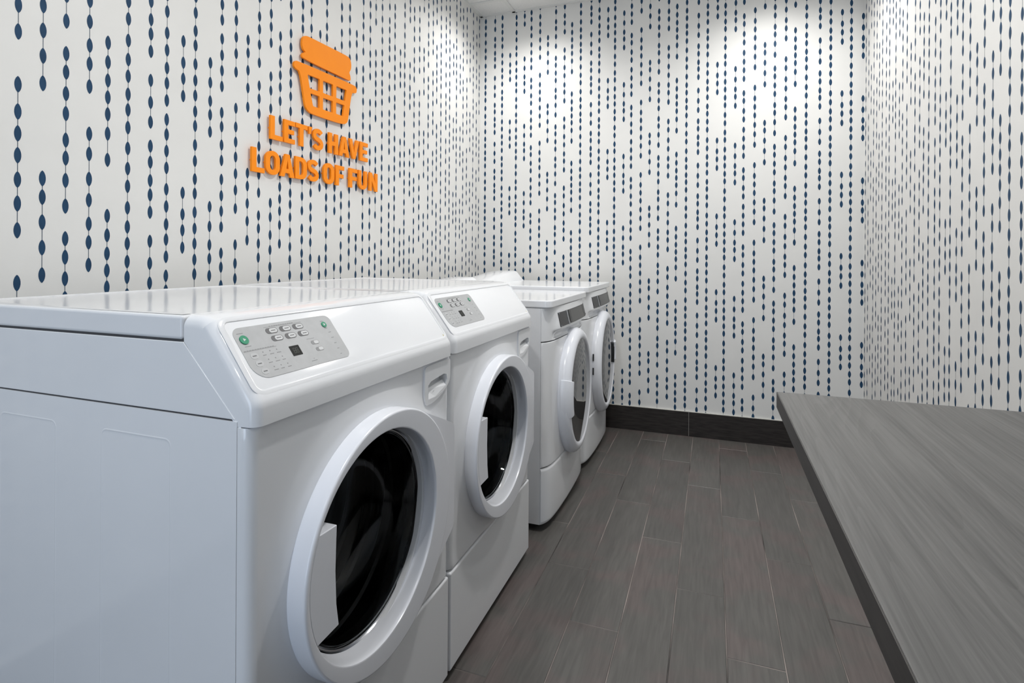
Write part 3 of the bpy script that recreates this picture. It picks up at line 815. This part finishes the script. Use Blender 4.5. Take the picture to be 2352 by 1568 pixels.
# ------------------------------------------------------------------ orange wall sign
def S_(pts): return pts
def arcpts(cx, cy, rx, ry, a0, a1, n=10): return [(cx + rx * math.cos(math.radians(a0 + (a1 - a0) * k / n)), cy + ry * math.sin(math.radians(a0 + (a1 - a0) * k / n))) for k in range(n + 1)]
t = .245  # stroke, in units of letter height
def glyph(ch, w):
    """outlines for a bold grotesque capital, height 1, width w"""
    if ch == 'L': return [[(0, 0), (w, 0), (w, .2), (t, .2), (t, 1), (0, 1)]]
    if ch == 'E': return [[(0, 0), (w, 0), (w, .2), (t, .2), (t, .41), (w * .92, .41), (w * .92, .60), (t, .60), (t, .80), (w, .80), (w, 1), (0, 1)]]
    if ch == 'F': return [[(0, 0), (t, 0), (t, .39), (w * .92, .39), (w * .92, .585), (t, .585), (t, .80), (w, .80), (w, 1), (0, 1)]]
    if ch == 'T': return [[(w / 2 - t / 2, 0), (w / 2 + t / 2, 0), (w / 2 + t / 2, .80), (w, .80), (w, 1), (0, 1), (0, .80), (w / 2 - t / 2, .80)]]
    if ch == 'H': return [[(0, 0), (t, 0), (t, .40), (w - t, .40), (w - t, 0), (w, 0), (w, 1), (w - t, 1), (w - t, .60), (t, .60), (t, 1), (0, 1)]]
    if ch == 'A': return [[(0, 0), (t * 1.02, 0), (t * 1.25, .17), (w - t * 1.25, .17), (w - t * 1.02, 0), (w, 0), (w / 2 + t * .5, 1), (w / 2 - t * .5, 1)], [(t * 1.5, .355), (w - t * 1.5, .355), (w / 2, .76)]]
    if ch == 'V': return [[(w / 2 - t * .48, 0), (w / 2 + t * .48, 0), (w, 1), (w - t * 1.02, 1), (w / 2, .33), (t * 1.02, 1), (0, 1)]]
    if ch == 'N': return [[(0, 0), (t * .92, 0), (t * .92, .56), (w - t * .95, 0), (w, 0), (w, 1), (w - t * .92, 1), (w - t * .92, .45), (t * .95, 1), (0, 1)]]
    if ch == 'U': return [[(0, 1)] + arcpts(w / 2, .33, w / 2, .33, 180, 360, 16) + [(w, 1), (w - t, 1)] + arcpts(w / 2, .33, w / 2 - t, .14, 360, 180, 12) + [(t, 1)]]
    if ch == 'O':
        r = w / 2
        o = arcpts(r, .34, r, .35, 180, 360, 12) + arcpts(r, .66, r, .35, 0, 180, 12); i = arcpts(r, .37, r - t, .18, 180, 360, 10) + arcpts(r, .63, r - t, .18, 0, 180, 10)
        return [o, i]
    if ch == 'D':
        return [[(0, 0), (w * .5, 0)] + arcpts(w * .5, .33, w * .5, .33, -90, 0, 8) + arcpts(w * .5, .67, w * .5, .33, 0, 90, 8) + [(0, 1)],
                [(t, .19), (t, .81)] + arcpts(w * .47, .64, w * .53 - t, .17, 90, 0, 6) + arcpts(w * .47, .36, w * .53 - t, .17, 0, -90, 6)]
    if ch == 'S':
        # centre line swept with stroke width
        cl = arcpts(w / 2, .715, w / 2 - t / 2, .19, 25, 180, 9) + arcpts(w / 2, .715, w / 2 - t / 2, .205, 195, 250, 4) + arcpts(w / 2, .285, w / 2 - t / 2, .205, 70, 15, 4) + arcpts(w / 2, .285, w / 2 - t / 2, .19, 0, -155, 9)
        Lp, Rp = [], []
        for k, (x, y) in enumerate(cl):
            a = cl[max(0, k - 1)]; b = cl[min(len(cl) - 1, k + 1)]; dx, dy = b[0] - a[0], b[1] - a[1]; l = math.hypot(dx, dy); nx, ny = -dy / l, dx / l
            Lp.append((x + nx * t * .45, y + ny * t * .42)); Rp.append((x - nx * t * .45, y - ny * t * .42))
        return [Lp + Rp[::-1]]
    if ch == "'": return [[(w * .25, .66), (w * .62, .66), (w * .95, 1), (w * .2, 1)]]
HT = .0905; TH = .009; GAP = .008
KY = (1.617 - GAP - TH) / (1.617 - .022)   # outlines were measured at 22 mm from the wall; carry them to the real face depth
line1 = [('L', 1.008, 1.072), ('E', 1.080, 1.140), ('T', 1.144, 1.213), ("'", 1.216, 1.244), ('S', 1.246, 1.314), ('H', 1.350, 1.414), ('A', 1.421, 1.497), ('V', 1.494, 1.570), ('E', 1.578, 1.642)]
line2 = [('L', .918, .980), ('O', .985, 1.058), ('A', 1.060, 1.138), ('D', 1.143, 1.211), ('S', 1.215, 1.286), ('O', 1.316, 1.388), ('F', 1.399, 1.459), ('F', 1.497, 1.558), ('U', 1.568, 1.638), ('N', 1.657, 1.727)]
names1 = ["LET'S"] * 5 + ['HAVE'] * 4; names2 = ['LOADS'] * 5 + ['OF'] * 2 + ['FUN'] * 3
def sign_piece(name, outlines, y, z, label, cat, pins, group=None):
    bm = curve_fill(outlines, TH)
    bmesh.ops.transform(bm, matrix=Matrix.Translation((GAP, y, z)) @ TO_YZ, verts=bm.verts)
    for v in bm.verts: v.co.y = -.654 + (v.co.y + .654) * KY; v.co.z = 1.155 + (v.co.z - 1.155) * KY
    for (py, pz) in pins:
        bmesh.ops.create_cone(bm, cap_ends=True, segments=10, radius1=.003, radius2=.003, depth=GAP + .002, matrix=Matrix.Translation(((GAP + .002) / 2, py, pz)) @ Matrix.Rotation(PI / 2, 4, 'Y'))
    o = from_bm(name, bm, M['orange'], smooth=30); tag(o, label, cat, group); return o
for (ch, a, b), word in zip(line1 + line2, names1 + names2):
    up = word in ("LET'S", 'HAVE')
    z = (1.602 + .020 * (a - 1.0)) if up else (1.464 + .017 * (a - .92))
    o = [[(x * HT, y * HT) for x, y in pl] for pl in glyph(ch, (b - a) / HT)]
    pins = [(a + .012, z + .045)] if ch not in ("'", 'T', 'V', 'A', 'S') else [((a + b) / 2, z + {"'": .075, 'T': .04, 'V': .02, 'A': .083, 'S': .045}[ch])]
    nm = 'sign_apostrophe' if ch == "'" else 'sign_letter'
    what = 'apostrophe' if ch == "'" else 'letter ' + ch
    sign_piece(nm, o, a, z, 'orange raised %s in the word %s of the wall sign' % (what, word), 'sign letter', pins, "raised letters of the wall sign")

# folded towel shape and basket
def smooth_poly(P, n=3):
    for _ in range(n):
        Q = []
        for i in range(len(P)):
            a, b = P[i], P[(i + 1) % len(P)]
            Q += [(a[0] * .75 + b[0] * .25, a[1] * .75 + b[1] * .25), (a[0] * .25 + b[0] * .75, a[1] * .25 + b[1] * .75)]
        P = Q
    return P
towel = [(1.178, 2.040), (1.184, 2.060), (1.203, 2.070), (1.235, 2.072), (1.465, 2.079), (1.489, 2.077), (1.502, 2.066), (1.507, 2.045), (1.504, 2.024), (1.490, 2.008), (1.500, 1.994), (1.503, 1.972), (1.488, 1.970), (1.182, 1.968), (1.176, 1.980), (1.186, 1.995), (1.201, 1.999), (1.186, 2.006), (1.178, 2.022)]
o = sign_piece('sign_towel', [smooth_poly(towel)], 0, 0, 'orange folded towel shape above the basket of the wall sign', 'sign emblem', [(1.25, 2.03), (1.43, 2.03)])
outer = [(1.131, 1.930), (1.137, 1.943), (1.153, 1.949), (1.525, 1.959), (1.545, 1.955), (1.551, 1.941), (1.545, 1.926), (1.532, 1.922), (1.510, 1.921), (1.4865, 1.792), (1.478, 1.769), (1.450, 1.755), (1.245, 1.752), (1.216, 1.758), (1.198, 1.776), (1.186, 1.832), (1.167, 1.911), (1.148, 1.912), (1.134, 1.918)]
holes = [[(1.211, 1.912), (1.287, 1.9145), (1.2865, 1.860), (1.225, 1.8575)], [(1.309, 1.915), (1.376, 1.917), (1.375, 1.863), (1.309, 1.861)], [(1.399, 1.918), (1.472, 1.920), (1.461, 1.866), (1.398, 1.864)],
         [(1.229, 1.838), (1.286, 1.840), (1.286, 1.788), (1.246, 1.787)], [(1.309, 1.8405), (1.375, 1.843), (1.374, 1.791), (1.309, 1.789)], [(1.398, 1.844), (1.457, 1.846), (1.447, 1.793), (1.398, 1.792)]]
def fillet(P, r=.004, n=4):
    Q = []
    for i in range(len(P)):
        a, b, c = P[i - 1], P[i], P[(i + 1) % len(P)]
        def u(p, q): 
            l = math.hypot(q[0] - p[0], q[1] - p[1]); return ((q[0] - p[0]) / l, (q[1] - p[1]) / l)
        ua, uc = u(b, a), u(b, c); p0 = (b[0] + ua[0] * r, b[1] + ua[1] * r); p1 = (b[0] + uc[0] * r, b[1] + uc[1] * r)
        for k in range(n + 1):
            s = k / n; Q.append(tuple((1 - s) ** 2 * p0[j] + 2 * s * (1 - s) * b[j] + s * s * p1[j] for j in (0, 1)))
    return Q
sign_piece('sign_basket', [smooth_poly(outer)] + [fillet(h) for h in holes], 0, 0, 'orange laundry basket shape with six openings on the left wall', 'sign emblem', [(1.20, 1.93), (1.50, 1.93), (1.35, 1.77)])

# ------------------------------------------------------------------ lighting
def downlight(x, y, power, kind='area', size=120, color=(1, .985, .96), blend=1.0, rad=.062, desc=''):
    t_ = empty('ceiling_light', (x, y, HC)); tag(t_, 'round recessed ceiling light %s' % desc, 'ceiling light')
    bm = bmesh.new()
    seg = 32
    L = []
    for r, z in ((.085, -.0), (.085, -.006), (.068, -.007), (.064, -.003)):
        L.append([bm.verts.new((x + r * math.cos(2 * PI * k / seg), y + r * math.sin(2 * PI * k / seg), HC - .002 + z)) for k in range(seg)])
    for A, B in zip(L[:-1], L[1:]):
        for k in range(seg): bm.faces.new([A[k], A[(k + 1) % seg], B[(k + 1) % seg], B[k]])
    from_bm('trim_ring', bm, M['trim'], t_, smooth=30)
    bm = bmesh.new(); bm.faces.new([bm.verts.new((x + .064 * math.cos(-2 * PI * k / seg), y + .064 * math.sin(-2 * PI * k / seg), HC - .0045)) for k in range(seg)])
    from_bm('diffuser', bm, M['lamp'], t_, smooth=0, recalc=False)
    if kind == 'spot':
        ld = bpy.data.lights.new('downlight', 'SPOT'); ld.spot_size = math.radians(size); ld.spot_blend = blend; ld.shadow_soft_size = rad
    else:
        ld = bpy.data.lights.new('downlight', 'AREA'); ld.shape = 'DISK'; ld.size = rad * 2
    ld.energy = power; ld.color = color
    lo = bpy.data.objects.new('downlight', ld); COL.objects.link(lo); lo.location = (x, y, HC - .02)
    return lo
downlight(.46, 2.60, 52, 'spot', 150, desc='over the far dryer')
downlight(1.95, 2.56, 62, 'spot', 150, desc='near the back right corner')
downlight(1.50, 1.15, 21, 'area', desc='over the aisle beside the wall sign')
downlight(1.02, -.28, 13, 'area', desc='over the camera end of the aisle')
downlight(1.28, -2.0, 9, 'area', desc='at the entrance end of the room')

def area(name, loc, rot, sx, sy, power, color):
    ld = bpy.data.lights.new(name, 'AREA'); ld.shape = 'RECTANGLE'; ld.size = sx; ld.size_y = sy; ld.energy = power; ld.color = color
    o = bpy.data.objects.new(name, ld); COL.objects.link(o); o.location = loc; o.rotation_euler = rot; return o
# cool daylight through the glazed doorway behind the camera
area('doorway_daylight', (.95, YF - .02, 1.15), (math.radians(90), 0, math.radians(180)), 1.15, 2.1, 25, (.62, .78, 1.0))
bpy.data.objects['doorway_daylight'].rotation_euler = (math.radians(-90), 0, math.radians(180))
door_bm = bmesh.new()
for b in ((.35, .42, YF - .08, YF - .03, 0, 2.25), (1.48, 1.55, YF - .08, YF - .03, 0, 2.25), (.42, 1.48, YF - .08, YF - .03, 2.18, 2.25), (.42, 1.48, YF - .08, YF - .03, 0, .12)): add_box(door_bm, *b)
from_bm('door_1', door_bm, M['edge_band'], smooth=0)['kind'] = 'structure'

w = bpy.data.worlds.new('World'); bpy.context.scene.world = w; w.use_nodes = True
w.node_tree.nodes['Background'].inputs[0].default_value = (.75, .85, 1, 1); w.node_tree.nodes['Background'].inputs[1].default_value = .6

# ------------------------------------------------------------------ camera
yaw, pit, rol = math.radians(20.0330), math.radians(.00844), math.radians(.33098)
fwd = Vector((-math.sin(yaw) * math.cos(pit), math.cos(yaw) * math.cos(pit), -math.sin(pit)))
rt = Vector((math.cos(yaw), math.sin(yaw), 0)); up = rt.cross(fwd)
R_ = math.cos(rol) * rt + math.sin(rol) * up; U_ = R_.cross(fwd)
cd = bpy.data.cameras.new('camera'); cam = bpy.data.objects.new('camera', cd); COL.objects.link(cam)
cam.matrix_world = Matrix(((R_.x, U_.x, -fwd.x, 1.61739), (R_.y, U_.y, -fwd.y, -.65434), (R_.z, U_.z, -fwd.z, 1.15519), (0, 0, 0, 1)))
cd.sensor_width = 36; cd.lens = 1261.6 * 36 / 2352; cd.shift_x = 0; cd.shift_y = -(784 - 588.5) / 2352; cd.clip_start = .02
sc = bpy.context.scene; sc.camera = cam
sc.view_settings.view_transform = 'Standard'; sc.view_settings.look = 'None'; sc.view_settings.gamma = 1; sc.view_settings.use_curve_mapping = False
sc.view_settings.exposure = 0.09
sc.cycles.max_bounces = 12; sc.cycles.transmission_bounces = 8; sc.cycles.caustics_reflective = False; sc.cycles.caustics_refractive = False
sc.cycles.use_denoising = True
